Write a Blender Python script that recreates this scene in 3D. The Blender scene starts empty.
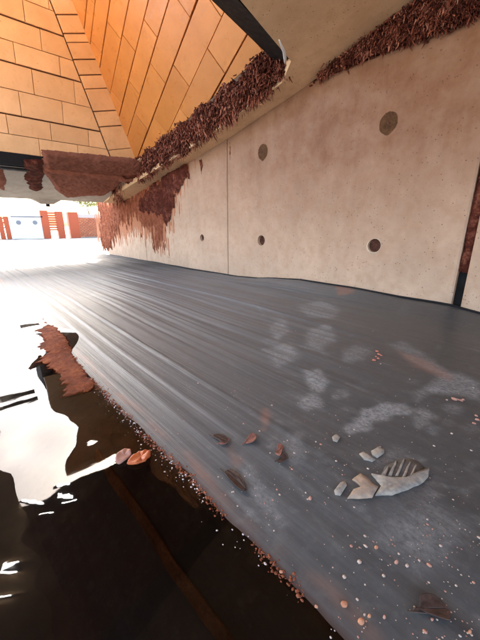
import bpy, bmesh, math, random
import numpy as np
from mathutils import Vector, Matrix
from mathutils.geometry import delaunay_2d_cdt
random.seed(7); rng = np.random.default_rng(7)
SC = bpy.context.scene
COL = SC.collection
S = 0.6                       # metres per layout unit (u along the wall, v out from it, z up)

# ------------------------------------------------------------------ camera
F = 311.0; PITCH = math.atan(94/311.)
CAM = np.array([-5.0692, 4.2723, 1.0])
DU = np.array([-0.67347, 0.73921]); DN = np.array([-0.73921, -0.67347])
def ray(x, y):
    c = ((x-240)/F, -(y-320)/F)
    r = (c[0], c[1]*math.sin(PITCH)+math.cos(PITCH), c[1]*math.cos(PITCH)-math.sin(PITCH))
    return np.array([r[0]*DU[0]+r[1]*DU[1], r[0]*DN[0]+r[1]*DN[1], r[2]])
def on(x, y, ax, val):
    r = ray(x, y); return CAM + r*((val-CAM[ax])/r[ax])
def onplane(x, y, P, N):
    r = ray(x, y); return CAM + r*(((P-CAM)@N)/(r@N))
cd = bpy.data.cameras.new('camera'); cam = bpy.data.objects.new('camera', cd); COL.objects.link(cam)
cd.sensor_fit = 'HORIZONTAL'; cd.sensor_width = 36; cd.lens = 36*F/480
cd.clip_start = 0.02; cd.clip_end = 5000
cam.location = CAM*S
fw = Vector(ray(240, 320)); cam.rotation_euler = fw.to_track_quat('-Z', 'Y').to_euler()
SC.camera = cam

# ------------------------------------------------------------------ sky, sun, exposure
SUN_EL, SUN_DIR = math.radians(46), np.array([1.0, -0.52])
sun_az = math.atan2(SUN_DIR[1], SUN_DIR[0])
w = bpy.data.worlds.new('World'); SC.world = w; w.use_nodes = True
nt = w.node_tree; bg = nt.nodes['Background']
sky = nt.nodes.new('ShaderNodeTexSky'); sky.sky_type = 'NISHITA'; sky.sun_disc = False
sky.sun_elevation = SUN_EL; sky.sun_rotation = math.pi/2 - sun_az
sky.air_density = 1.0; sky.dust_density = 6.0; sky.ozone_density = 0.6
nt.links.new(sky.outputs[0], bg.inputs[0]); bg.inputs[1].default_value = 0.15
sd = bpy.data.lights.new('sun', 'SUN'); sun = bpy.data.objects.new('sun', sd); COL.objects.link(sun)
sd.energy = 2.1; sd.angle = math.radians(0.6); sd.color = (1, .95, .86)
sv = Vector((SUN_DIR[0], SUN_DIR[1], math.tan(SUN_EL)*np.linalg.norm(SUN_DIR)))
sun.rotation_euler = (-sv).to_track_quat('-Z', 'Y').to_euler()
SC.view_settings.view_transform = 'Standard'; SC.view_settings.look = 'None'
SC.view_settings.gamma = 1; SC.view_settings.exposure = 3.35
SC.cycles.max_bounces = 10; SC.cycles.diffuse_bounces = 6; SC.cycles.transparent_max_bounces = 12
SC.cycles.caustics_reflective = True

# ------------------------------------------------------------------ helpers
def mat(name, base, rough=.6, spec=.5):
    m = bpy.data.materials.new(name); m.use_nodes = True
    b = m.node_tree.nodes['Principled BSDF']
    b.inputs['Base Color'].default_value = (*base, 1); b.inputs['Roughness'].default_value = rough
    b.inputs['Specular IOR Level'].default_value = spec
    return m
class G:
    """small node-graph helper"""
    def __init__(s, m): s.m = m; s.t = m.node_tree; s.b = s.t.nodes.get('Principled BSDF')
    def n(s, typ, **kw):
        nd = s.t.nodes.new(typ)
        for k, v in kw.items():
            if k.startswith('i_'): nd.inputs[k[2:].replace('_', ' ')].default_value = v
            else: setattr(nd, k, v)
        return nd
    def l(s, a, b): s.t.links.new(a, b)
    def coord(s, scale=(1, 1, 1), obj=False):
        tc = s.n('ShaderNodeTexCoord') if obj else s.n('ShaderNodeNewGeometry')
        mp = s.n('ShaderNodeMapping'); mp.inputs['Scale'].default_value = scale
        s.l(tc.outputs['Object' if obj else 'Position'], mp.inputs[0]); return mp.outputs[0]
    def noise(s, vec, scale, detail=5, rough=.6, dist=0):
        nd = s.n('ShaderNodeTexNoise'); nd.inputs['Scale'].default_value = scale
        nd.inputs['Detail'].default_value = detail; nd.inputs['Roughness'].default_value = rough
        nd.inputs['Distortion'].default_value = dist
        s.l(vec, nd.inputs['Vector']); return nd.outputs['Fac']
    def ramp(s, fac, stops):
        r = s.n('ShaderNodeValToRGB'); e = r.color_ramp.elements
        while len(e) < len(stops): e.new(.5)
        for q, (p, c) in zip(e, stops):
            q.position = p; q.color = (*c, 1) if not isinstance(c, (int, float)) else (c, c, c, 1)
        s.l(fac, r.inputs[0]); return r.outputs[0]
    def mix(s, fac, a, b, mode='MIX'):
        nd = s.n('ShaderNodeMix', data_type='RGBA', blend_type=mode)
        if isinstance(fac, (int, float)): nd.inputs[0].default_value = fac
        else: s.l(fac, nd.inputs[0])
        for v, i in ((a, 6), (b, 7)):
            if isinstance(v, tuple): nd.inputs[i].default_value = (*v, 1)
            else: s.l(v, nd.inputs[i])
        return nd.outputs[2]
    def math(s, op, a, b=None, clamp=False):
        nd = s.n('ShaderNodeMath', operation=op, use_clamp=clamp)
        for v, i in ((a, 0), (b, 1)):
            if v is None: continue
            if isinstance(v, (int, float)): nd.inputs[i].default_value = v
            else: s.l(v, nd.inputs[i])
        return nd.outputs[0]
    def bump(s, h, strength=.3, dist=.01, prev=None):
        nd = s.n('ShaderNodeBump'); nd.inputs['Strength'].default_value = strength; nd.inputs['Distance'].default_value = dist
        s.l(h, nd.inputs['Height'])
        if prev is not None: s.l(prev, nd.inputs['Normal'])
        return nd.outputs[0]
    def attr(s, name):
        return s.n('ShaderNodeAttribute', attribute_name=name)

def tag(o, label=None, cat=None, group=None, kind=None):
    for k, v in (('label', label), ('category', cat), ('group', group), ('kind', kind)):
        if v: o[k] = v
    return o
def empty(name, loc=(0, 0, 0)):
    o = bpy.data.objects.new(name, None); COL.objects.link(o); o.location = loc; o.empty_display_size = .1
    return o
def link(name, me, m, parent=None, loc=None):
    o = bpy.data.objects.new(name, me); COL.objects.link(o)
    if m is not None and not me.materials: me.materials.append(m)
    if parent is not None:
        o.parent = parent
        if loc is None: o.location = -Vector(parent.location)
    if loc is not None: o.location = loc
    return o
def mesh(name, verts, faces, smooth=False):
    me = bpy.data.meshes.new(name); me.from_pydata([tuple(v) for v in verts], [], [tuple(int(i) for i in f) for f in faces]); me.update()
    if smooth: me.polygons.foreach_set('use_smooth', [True]*len(me.polygons))
    return me
def prism(base, top):
    """closed solid between two loops of equal length"""
    n = len(base); v = list(base)+list(top)
    f = [list(range(n))[::-1], list(range(n, 2*n))]+[[i, (i+1) % n, n+(i+1) % n, n+i] for i in range(n)]
    return v, f
class MB:
    def __init__(s): s.v = []; s.f = []
    def add(s, v, f):
        o = len(s.v); s.v += [tuple(x) for x in v]; s.f += [[i+o for i in q] for q in f]; return s
    def box(s, a, b): # unit coordinates
        (x0, y0, z0), (x1, y1, z1) = a, b
        return s.add([(x, y, z) for z in (z0, z1) for x, y in ((x0, y0), (x1, y0), (x1, y1), (x0, y1))],
                     [(3, 2, 1, 0), (4, 5, 6, 7), (0, 1, 5, 4), (1, 2, 6, 5), (2, 3, 7, 6), (3, 0, 4, 7)])
    def prism(s, a, b): return s.add(*prism(a, b))
    def tube(s, pts, r, n=8):
        pts = [np.array(p, float) for p in pts]; rings = []
        for i, p in enumerate(pts):
            d = pts[min(i+1, len(pts)-1)]-pts[max(i-1, 0)]; d = d/np.linalg.norm(d)
            a = np.cross(d, (0, 0, 1.)); a = a if np.linalg.norm(a) > .1 else np.cross(d, (1., 0, 0)); a /= np.linalg.norm(a); b = np.cross(d, a)
            rr = r[i] if hasattr(r, '__len__') else r
            rings.append([p+rr*(a*math.cos(t)+b*math.sin(t)) for t in np.arange(n)*2*math.pi/n])
        v = [q for ring in rings for q in ring]; f = []
        for i in range(len(pts)-1):
            for k in range(n): f.append((i*n+k, i*n+(k+1) % n, (i+1)*n+(k+1) % n, (i+1)*n+k))
        f += [list(range(n))[::-1], [(len(pts)-1)*n+k for k in range(n)]]
        return s.add(v, f)
    def build(s, name, m, parent=None, scale=S, bevel=0, smooth=False):
        me = mesh(name, [(x*scale, y*scale, z*scale) for x, y, z in s.v], s.f, smooth)
        bm = bmesh.new(); bm.from_mesh(me); bmesh.ops.recalc_face_normals(bm, faces=bm.faces)
        if bevel: bmesh.ops.bevel(bm, geom=bm.edges[:]+bm.verts[:], offset=bevel, segments=2, affect='EDGES', profile=.6)
        bm.to_mesh(me); bm.free()
        return link(name, me, m, parent)
def smoothnoise(x, y, seed=0, octaves=4):
    """value noise on arrays, about -1..1"""
    x = np.asarray(x, float); y = np.asarray(y, float); out = np.zeros(np.broadcast(x, y).shape); amp = 1; tot = 0
    for o in range(octaves):
        xi = np.floor(x).astype(int); yi = np.floor(y).astype(int); fx = x-xi; fy = y-yi
        fx = fx*fx*(3-2*fx); fy = fy*fy*(3-2*fy)
        def h(a, b):
            n = (a*374761393+b*668265263+(seed+o*17)*974634777) & 0x7fffffff
            n = ((n ^ (n >> 13))*1274126177) & 0x7fffffff
            return ((n ^ (n >> 16)) & 0xffff)/32767.5-1
        out += amp*((h(xi, yi)*(1-fx)+h(xi+1, yi)*fx)*(1-fy)+(h(xi, yi+1)*(1-fx)+h(xi+1, yi+1)*fx)*fy)
        tot += amp; amp *= .5; x = x*2.03+11.3; y = y*2.03+5.7
    return out/tot
def polydist(px, py, poly):
    """signed distance to a polygon, positive inside"""
    px = np.asarray(px, float); py = np.asarray(py, float); d = np.full(px.shape, 1e9); ins = np.zeros(px.shape, bool)
    n = len(poly)
    for i in range(n):
        ax, ay = poly[i]; bx, by = poly[(i+1) % n]
        ex, ey = bx-ax, by-ay; t = np.clip(((px-ax)*ex+(py-ay)*ey)/(ex*ex+ey*ey+1e-12), 0, 1)
        d = np.minimum(d, np.hypot(px-ax-t*ex, py-ay-t*ey))
        c = ((ay > py) != (by > py)) & (px < (bx-ax)*(py-ay)/((by-ay) if by != ay else 1e-12)+ax)
        ins ^= c
    return np.where(ins, d, -d)
def setattr_f(me, name, arr):
    a = me.attributes.new(name, 'FLOAT', 'POINT'); a.data.foreach_set('value', np.asarray(arr, np.float32).ravel())

# ------------------------------------------------------------------ materials
def concrete_material(name, base, stain, top_lo, top_hi, bumpy=.25, streak=True):
    m = mat(name, base, .62, .35); g = G(m); p = g.coord()
    big = g.noise(p, 2.2, 4); fine = g.noise(p, 45, 6, .7); mid = g.noise(p, 9, 5, .65)
    c = g.mix(g.ramp(big, [(.3, 0.), (.7, 1.)]), tuple(x*.86 for x in base), tuple(min(1, x*1.08) for x in base))
    c = g.mix(g.math('MULTIPLY', g.ramp(mid, [(.42, 0.), (.7, 1.)]), .5), c, tuple(x*y for x, y in zip(base, (.70, .62, .55))))
    # rust wash from the red fibre, strengthened upward in place of missing top shade
    sx = g.n('ShaderNodeSeparateXYZ'); ge = g.n('ShaderNodeNewGeometry'); g.l(ge.outputs['Position'], sx.inputs[0])
    st = g.noise(g.coord((7, 7, .6)), 1.0, 5, .65)
    zz = g.n('ShaderNodeMapRange'); zz.inputs[1].default_value = top_lo; zz.inputs[2].default_value = top_hi
    g.l(sx.outputs[2], zz.inputs[0])
    xx = g.n('ShaderNodeMapRange'); xx.inputs[1].default_value = 1.2; xx.inputs[2].default_value = -.9; xx.inputs[3].default_value = .35; xx.inputs[4].default_value = 1.0
    g.l(sx.outputs[0], xx.inputs[0])
    f = g.math('MULTIPLY', g.math('MULTIPLY', zz.outputs[0], xx.outputs[0]), g.math('ADD', .80, g.math('MULTIPLY', st, .4)), True)
    f = g.math('MULTIPLY', f, g.ramp(g.noise(p, 3.3, 5, .7), [(.25, .7), (.65, 1.)]))
    c = g.mix(g.math('MULTIPLY', f, .95), c, stain)
    # dark flecks and rusty specks
    vo = g.n('ShaderNodeTexVoronoi'); vo.inputs['Scale'].default_value = 34; vo.inputs['Randomness'].default_value = 1; g.l(p, vo.inputs['Vector'])
    gate = g.ramp(g.noise(p, 12, 3), [(.42, 0.), (.5, 1.)])
    sp = g.math('MULTIPLY', g.ramp(vo.outputs['Distance'], [(.07, 1.), (.16, 0.)]), gate)
    c = g.mix(g.math('MULTIPLY', sp, .85), c, (.07, .026, .014))
    vo2 = g.n('ShaderNodeTexVoronoi'); vo2.inputs['Scale'].default_value = 90; g.l(p, vo2.inputs['Vector'])
    sp2 = g.math('MULTIPLY', g.ramp(vo2.outputs['Distance'], [(.1, 1.), (.25, 0.)]), g.ramp(g.noise(p, 7, 4, .7), [(.48, 0.), (.62, 1.)]))
    c = g.mix(g.math('MULTIPLY', sp2, .6), c, (.16, .07, .04))
    g.l(c, g.b.inputs['Base Color'])
    h = g.math('ADD', g.math('MULTIPLY', fine, .5), g.math('SUBTRACT', mid, g.math('MULTIPLY', sp, 1.2)))
    g.l(g.bump(h, bumpy, .004), g.b.inputs['Normal'])
    g.l(g.ramp(mid, [(.3, .45), (.7, .72)]), g.b.inputs['Roughness'])
    return m
M_WALL = concrete_material('wall concrete', (.595, .41, .278), (.19, .072, .026), .10, 1.25)
M_SOFFIT = concrete_material('soffit concrete', (.82, .55, .31), (.45, .22, .10), 1.6, 3.3)
M_BEAM = concrete_material('beam concrete', (.48, .42, .35), (.30, .18, .12), 1.2, 3.2)

def tile_material(name, a, b):
    m = mat(name, a, .3, .5); g = G(m); oi = g.n('ShaderNodeObjectInfo'); p = g.coord()
    c = g.mix(oi.outputs['Random'], tuple(x*.9 for x in a), tuple(min(1, x*1.04) for x in b))
    c = g.mix(g.math('MULTIPLY', g.ramp(g.noise(p, 5, 5, .65), [(.35, 0.), (.72, 1.)]), .5), c, tuple(x*y for x, y in zip(a, (.74, .66, .6))))
    vo = g.n('ShaderNodeTexVoronoi'); vo.inputs['Scale'].default_value = 16; g.l(p, vo.inputs['Vector'])
    sp = g.math('MULTIPLY', g.ramp(vo.outputs['Distance'], [(.05, 1.), (.1, 0.)]), g.ramp(g.noise(p, 6, 2), [(.55, 0.), (.6, 1.)]))
    c = g.mix(g.math('MULTIPLY', sp, .6), c, (.16, .05, .02))
    g.l(c, g.b.inputs['Base Color'])
    g.l(g.bump(g.noise(p, 9, 3), .08, .01), g.b.inputs['Normal'])
    g.l(g.ramp(g.noise(p, 14, 4), [(.3, .24), (.7, .42)]), g.b.inputs['Roughness'])
    return m
M_TILE_A = tile_material('far lit orange tile', (.82, .48, .215), (.86, .52, .245))
M_TILE_B = tile_material('side lit orange tile', (.64, .245, .055), (.68, .275, .07))  # one tile; the two faces' lighting difference is put into their base colours
M_GROUT = mat('dark joint', (.085, .035, .016), .8)
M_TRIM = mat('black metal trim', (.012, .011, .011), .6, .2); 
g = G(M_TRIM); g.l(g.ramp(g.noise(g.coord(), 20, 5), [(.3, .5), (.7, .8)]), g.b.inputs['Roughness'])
M_TRIMB = mat('brown edge trim', (.13, .075, .045), .6)
M_HIGHLIGHT = mat('white highlight', (.7, .7, .68), .5)

def fibre_material():
    m = mat('red fibre', (.14, .045, .03), .85, .25); g = G(m); a = g.attr('shade')
    c = g.ramp(a.outputs['Fac'], [(0., (.03, .006, .003)), (.45, (.14, .032, .015)), (.8, (.30, .085, .045)), (1., (.50, .21, .13))])
    g.l(c, g.b.inputs['Base Color']); return m
M_FIBRE = fibre_material()
def crust_material(name, cols, sc=1.0):
    m = mat(name, cols[1], .9, .2); g = G(m); p = g.coord()
    n1 = g.noise(p, 18*sc, 6, .75); n2 = g.noise(p, 70*sc, 4, .7); n3 = g.noise(p, 5*sc, 3)
    f = g.math('ADD', g.math('MULTIPLY', n1, .5), g.math('ADD', g.math('MULTIPLY', n2, .25), g.math('MULTIPLY', n3, .25)))
    g.l(g.ramp(f, [(.36, cols[0]), (.5, cols[1]), (.62, cols[2])]), g.b.inputs['Base Color'])
    g.l(g.bump(g.math('ADD', n1, n2), .6, .008), g.b.inputs['Normal']); return m
M_CRUST = crust_material('dark red crust', [(.035, .007, .004), (.095, .021, .011), (.25, .085, .05)])
M_CLAY = crust_material('red clay smear', [(.20, .07, .04), (.29, .105, .065), (.36, .145, .095)], .5)
M_RUST = crust_material('bright rust crust', [(.16, .045, .02), (.27, .085, .042), (.38, .15, .085)])
M_HOLE = crust_material('rusty plug', [(.03, .012, .008), (.10, .04, .025), (.20, .085, .06)], 3)
M_BROWNPLUG = crust_material('brown stained plug', [(.055, .024, .012), (.105, .05, .022), (.15, .075, .035)], 2.5)

# ------------------------------------------------------------------ ground, floor sheet, pool
SHORE = 3.71; WATER_Z = -.035
M_GROUND = mat('pale paving', (.42, .40, .37), .8); g = G(M_GROUND); p = g.coord()
g.l(g.mix(g.noise(p, .8, 6), (.34, .32, .30), (.48, .46, .43)), g.b.inputs['Base Color'])
# ground: one big sheet with a rectangular gap where the membrane strip and pool lie
U0, U1, V0, V1 = -30, 70, -.6, 16
gs = 2500
gv = [(-gs, -gs), (gs, -gs), (gs, gs), (-gs, gs), (U0, V0), (U1, V0), (U1, V1), (U0, V1)]
me = mesh('ground', [(x*S, y*S, -.02*S) for x, y in gv], [(0, 1, 5, 4), (1, 2, 6, 5), (2, 3, 7, 6), (3, 0, 4, 7)])
tag(link('ground', me, M_GROUND), kind='structure')

# floor membrane: dense grid, longitudinal folds, hump along the wall, dips under the water
uu = np.concatenate([np.arange(-9, -5.6, .06), np.arange(-5.6, -2.2, .014), np.arange(-2.2, 2, .035), np.arange(2, 9, .09), np.geomspace(9, 69.9, 60)])
vv = np.concatenate([np.arange(-.45, 3.3, .0165), np.arange(3.3, 4.25, .011)])
UU, VV = np.meshgrid(uu, vv, indexing='ij')
def hump(u): return np.interp(u, [-4.8, -4.394, -4.094, -3.52, -2.802, -1.886, -1.3, -.9, -.3, 1], [.03, .06, .095, .10, .12, .126, .075, .03, .0, 0])
def fold_profile(v):
    z = np.zeros_like(v)
    r = np.random.default_rng(3)
    for k in range(70):
        c = r.uniform(.1, 3.6); wd = r.uniform(.008, .04); z += r.choice([1, 1, -.8])*r.uniform(.004, .016)*np.exp(-((v-c)/wd)**2)
    return z
warp = VV + .07*smoothnoise(UU*.22, VV*.6, 5, 2) + .02*smoothnoise(UU*.8, VV*2, 6, 2)
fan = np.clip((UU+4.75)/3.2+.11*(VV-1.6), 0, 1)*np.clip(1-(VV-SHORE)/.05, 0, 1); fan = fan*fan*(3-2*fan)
ZZ = fold_profile(warp)*(.12+.88*fan) + .012*smoothnoise(UU*.5, VV*1.4, 8, 3) + .003*smoothnoise(UU*3, VV*5, 12, 3)
ZZ += hump(UU)*np.exp(-(np.clip(VV, 0, None)/.42)**2) + .03*smoothnoise(UU*.9, VV*.7, 21, 2)*np.exp(-((VV-.5)/.6)**2)
# pool side
edge = SHORE + .025*smoothnoise(UU*3.2, UU*0+.5, 31, 4)
dd = VV-edge
ZZ *= np.clip(-dd/.45, .04, 1)
ZZ += np.where(dd > -.5, -(np.clip(dd+.5, 0, 9)*.07), 0)
ZZ -= np.where(dd > .02, np.clip(dd-.02, 0, 9)*.55, 0)
# a few foot-pressed dents
nu, nv = UU.shape
idx = np.arange(nu*nv).reshape(nu, nv)
faces = np.stack([idx[:-1, :-1], idx[1:, :-1], idx[1:, 1:], idx[:-1, 1:]], -1).reshape(-1, 4)
# where does each vertex lie in dust marks (dried mud stains of their own shape)
def fpt(x, y, z=0.): P = on(x, y, 2, z); return (P[0], P[1])
dust = np.zeros_like(UU); pink = np.zeros_like(UU)
def stain(pix, soft=.02, amt=1., arr=dust, seed=0, ns=14, na=.035, grain=.25):
    soft = soft*.55; amt = min(1, amt*1.3)
    poly = [fpt(*q) for q in pix]
    us = [a for a, b in poly]; vs = [b for a, b in poly]
    sel = (UU > min(us)-.2) & (UU < max(us)+.2) & (VV > min(vs)-.2) & (VV < max(vs)+.2)
    x, y = UU[sel], VV[sel]
    d = polydist(x, y, poly) + na*smoothnoise(x*ns, y*ns, seed, 4)
    m = np.clip(d/soft*.5+.5, 0, 1)*(1-grain*np.clip(.5+.9*smoothnoise(x*32, y*32, seed+3, 4)*1.4, 0, 1))
    arr[sel] = np.maximum(arr[sel], amt*m)
stain([(346, 427), (350, 419), (366, 410), (388, 402), (404, 404), (412, 413), (396, 416), (380, 420), (360, 433), (350, 433)], .03, .75, seed=1)
stain([(414, 412), (424, 408), (433, 416), (430, 426), (418, 428)], .04, .55, seed=2)
stain([(432, 384), (440, 374), (462, 374), (482, 384), (482, 402), (462, 396), (444, 394), (428, 394), (416, 400), (420, 392)], .05, .6, seed=3)
stain([(305, 372), (318, 370), (327, 382), (324, 394), (312, 392)], .04, .75, seed=4)
stain([(300, 396), (316, 394), (322, 403), (310, 409), (300, 405)], .04, .7, seed=5)
stain([(296, 304), (322, 302), (340, 310), (334, 318), (308, 318)], .05, .6, seed=6)
stain([(268, 326), (284, 318), (290, 332), (276, 344)], 0.05, .62, seed=7)
stain([(262, 350), (290, 344), (300, 360), (276, 366)], .05, .55, seed=8)
stain([(308, 330), (330, 324), (336, 340), (320, 352), (306, 346)], .05, .6, seed=9)
stain([(384, 512), (430, 500), (456, 524), (452, 560), (418, 566), (384, 540)], .10, .38, seed=10, ns=7, na=.07)
stain([(372, 480), (420, 470), (440, 484), (400, 500)], .09, .3, seed=11)
stain([(388, 345), (402, 340), (440, 366), (462, 380), (440, 376), (412, 362)], .05, .42, seed=12)
stain([(360, 456), (380, 447), (402, 450), (398, 462), (372, 466)], .06, .35, seed=13)
stain([(340, 352), (356, 345), (372, 352), (362, 362), (344, 362)], .05, .45, seed=14)
stain([(236, 452), (242, 450), (262, 486), (288, 520), (282, 524), (254, 492)], .04, .4, seed=15)
stain([(222, 440), (228, 436), (240, 460), (236, 466)], .04, .3, pink, seed=16)
stain([(280, 440), (300, 434), (304, 452), (296, 466), (282, 458)], .05, .4, seed=17)
stain([(262, 416), (267, 410), (270, 422), (264, 430)], .03, .5, pink, seed=18)
stain([(398, 352), (420, 358), (452, 376), (446, 380), (416, 368)], .05, .35, pink, seed=19)
stain([(330, 288), (350, 290), (352, 300), (338, 300)], .05, .5, pink, seed=20)
for k in range(60):
    x = random.uniform(250, 475); y = random.uniform(300, 560); r = random.uniform(2, 9)
    a0 = random.uniform(0, 6.28)
    pix = [(x+r*random.uniform(.6, 1.5)*math.cos(a0+t), y+r*.6*random.uniform(.6, 1.3)*math.sin(a0+t)) for t in np.arange(7)*.9]
    stain(pix, .022, random.uniform(.14, .42), seed=40+k, grain=.7)
# long thin drag scratches
for k in range(40):
    x = random.uniform(220, 470); y = random.uniform(300, 520); L = random.uniform(12, 46); an = random.uniform(.2, 1.1)
    dx, dy = math.cos(an)*L, math.sin(an)*L; 
    stain([(x, y), (x+1.2, y-.8), (x+dx+.8, y+dy-.6), (x+dx, y+dy)], .02, random.uniform(.2, .5), seed=140+k, na=.008)
# rosy silt tide line along the shore
tide = np.exp(-((dd+.05+.03*smoothnoise(UU*5, UU*0+3, 77, 3))/.022)**2)*np.clip(.2+1.1*smoothnoise(UU*7, VV*9, 78, 4)+.4, 0, 1)
rim = np.exp(-((dd-.0)/.016)**2)
spk = np.clip(smoothnoise(UU*24, VV*24, 90, 2)*2.2-1.05, 0, 1)
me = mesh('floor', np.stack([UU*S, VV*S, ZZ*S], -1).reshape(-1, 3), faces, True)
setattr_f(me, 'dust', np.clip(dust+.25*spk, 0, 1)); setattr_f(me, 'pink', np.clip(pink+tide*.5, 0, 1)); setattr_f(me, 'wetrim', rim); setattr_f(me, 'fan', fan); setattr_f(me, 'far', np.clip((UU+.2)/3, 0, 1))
M_FLOOR = mat('dark rubber membrane', (.06, .062, .066), .4, .32); g = G(M_FLOOR); p = g.coord()
str1 = g.noise(g.coord((.4, 30, 1)), 1.0, 7, .75, .4); str2 = g.noise(g.coord((1.2, 75, 1)), 1.0, 4, .65)
big = g.noise(p, 1.6, 5, .6); fine = g.noise(p, 60, 5, .7)
c = g.mix(big, (.050, .050, .0475), (.076, .0755, .072))
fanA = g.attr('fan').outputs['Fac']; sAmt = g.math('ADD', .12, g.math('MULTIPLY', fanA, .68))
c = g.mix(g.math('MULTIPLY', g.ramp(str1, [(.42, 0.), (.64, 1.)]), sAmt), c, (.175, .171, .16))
farA = g.attr('far').outputs['Fac']; sheenA = g.math('MULTIPLY', fanA, g.math('SUBTRACT', 1.0, g.math('MULTIPLY', farA, .9)))
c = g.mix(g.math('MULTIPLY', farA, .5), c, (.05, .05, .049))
c = g.mix(g.math('MULTIPLY', sheenA, .58), c, (.20, .20, .195))  # sky sheen on the middle floor, put into a paler base colour
c = g.mix(g.math('MULTIPLY', g.math('MULTIPLY', g.ramp(str2, [(.45, 0.), (.7, 1.)]), sheenA), .45), c, (.30, .295, .285))
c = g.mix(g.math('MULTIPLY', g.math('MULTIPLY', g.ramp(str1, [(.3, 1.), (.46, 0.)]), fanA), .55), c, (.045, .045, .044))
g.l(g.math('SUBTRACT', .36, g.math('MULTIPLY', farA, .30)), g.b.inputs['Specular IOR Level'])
c = g.mix(g.math('MULTIPLY', g.ramp(g.noise(p, 24, 8, .8), [(.5, 0.), (.72, 1.)]), .34), c, (.17, .165, .155))
c = g.mix(g.math('MULTIPLY', g.ramp(fine, [(.6, 0.), (.75, 1.)]), .35), c, (.2, .19, .18))
at = g.attr('dust'); gr = g.ramp(g.noise(g.coord((1, 1.4, 1)), 70, 8, .8), [(.36, .05), (.62, 1.)])
c = g.mix(g.math('MULTIPLY', at.outputs['Fac'], gr), c, (.36, .35, .325))
at2 = g.attr('pink'); c = g.mix(g.math('MULTIPLY', at2.outputs['Fac'], .9), c, (.34, .17, .115))
at3 = g.attr('wetrim'); c = g.mix(g.math('MULTIPLY', at3.outputs['Fac'], .6), c, (.07, .025, .016))
g.l(c, g.b.inputs['Base Color'])
rr = g.math('ADD', g.math('MULTIPLY', g.ramp(str1, [(.3, .0), (.7, 1.)]), .16), .36)
rr = g.math('ADD', rr, g.math('ADD', g.math('MULTIPLY', g.attr('far').outputs['Fac'], .25), g.math('MULTIPLY', at.outputs['Fac'], .3)), True)
g.l(rr, g.b.inputs['Roughness'])
bn = g.bump(g.math('MULTIPLY', str1, sAmt), .6, .008); bn = g.bump(g.math('MULTIPLY', str2, sAmt), .35, .002, bn); bn = g.bump(fine, .12, .002, bn)
g.l(bn, g.b.inputs['Normal'])
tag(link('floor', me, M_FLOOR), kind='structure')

M_YARD = mat('dark yard surface', (.07, .07, .07), .85, .1); g = G(M_YARD); p = g.coord((.5, 3, 1))
g.l(g.mix(g.ramp(g.noise(p, 3, 6, .7), [(.3, 0.), (.7, 1.)]), (.045, .045, .045), (.11, .108, .105)), g.b.inputs['Base Color'])
tag(link('yard', mesh('yard', [(x*S, y*S, -.012*S) for x, y in ((6.0, -16), (25.9, -16), (25.9, -.455), (6.0, -.455))], [(0, 1, 2, 3)]), M_YARD), kind='structure')
# pool basin (dark liner) and water
M_BASIN = mat('black pool liner', (.014, .012, .011), .6); g = G(M_BASIN); p = g.coord()
g.l(g.mix(g.ramp(g.noise(p, 5, 5, .6), [(.35, 0.), (.75, 1.)]), (.05, .048, .05), (.13, .12, .118)), g.b.inputs['Base Color'])
bm_ = MB(); bm_.add([(-30, 4.2, -.34), (70, 4.2, -.34), (70, 16, -.5), (-30, 16, -.5)], [(0, 1, 2, 3)])
bm_.add([(-30, 16, -.5), (70, 16, -.5), (70, 16, -.02), (-30, 16, -.02)], [(0, 1, 2, 3)])
bm_.add([(-30, -.6, -.36), (70, -.6, -.36), (70, 4.2, -.36), (-30, 4.2, -.36)], [(0, 1, 2, 3)])
tag(bm_.build('pool_basin', M_BASIN), kind='structure')
# rust silt ridge lying under the water
ru = np.arange(-6.5, -3.55, .03); rb = np.linspace(-1, 1, 9)
RU, RB = np.meshgrid(ru, rb, indexing='ij')
rc = 3.905+.012*smoothnoise(RU*3, RU*0, 61, 3)+.035*np.clip((-4.1-RU)/.8, 0, 1)*0
hw = .022*(1+.3*smoothnoise(RU*6, RU*0+4, 62, 3))
RZ = -.165+.05*np.cos(RB*math.pi/2)+.004*smoothnoise(RU*20, RB*3, 63, 3)
n1, n2 = RU.shape; ii = np.arange(n1*n2).reshape(n1, n2)
me = mesh('silt_ridge', np.stack([RU*S, (rc+RB*hw)*S, RZ*S], -1).reshape(-1, 3), np.stack([ii[:-1, :-1], ii[1:, :-1], ii[1:, 1:], ii[:-1, 1:]], -1).reshape(-1, 4), True)
tag(link('silt_ridge', me, crust_material('orange silt', [(.14, .062, .028), (.25, .115, .052), (.38, .18, .08)], 2)), 'narrow ridge of rust orange silt lying under the dark water', 'silt', kind='stuff')

wu = np.concatenate([np.arange(-9, -1, .035), np.geomspace(-1+6, 76, 120)-6]); wv = np.concatenate([np.arange(3.45, 6.5, .035), np.geomspace(6.5, 16, 30)])
WU, WV = np.meshgrid(wu, wv, indexing='ij')
rc0 = np.array(fpt(70, 470, WATER_Z)); D = np.hypot(WU-rc0[0], WV-rc0[1])
WZ = WATER_Z + .0011*np.sin(D*2*math.pi/.16)*np.exp(-((D-.42)/.2)**2)
def swell(pix, az_el, rad):
    global WZ
    d0 = ray(*pix); d0 = d0/np.linalg.norm(d0); az, el = map(math.radians, az_el)
    h = np.array([math.sin(az), math.cos(az)]); r_ = np.array([h[0]*DU[0]+h[1]*DU[1], h[0]*DN[0]+h[1]*DN[1], math.tan(el)]); r_ /= np.linalg.norm(r_)
    n_ = r_-d0; n_ /= np.linalg.norm(n_); c = on(*pix, 2, WATER_Z)
    sx_, sy_ = -n_[0]/n_[2], -n_[1]/n_[2]
    print('swell slope', sx_, sy_)
    WZ = WZ + (sx_*(WU-c[0])+sy_*(WV-c[1]))*np.exp(-(((WU-c[0])**2+(WV-c[1])**2)/rad**2)**2)
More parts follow.
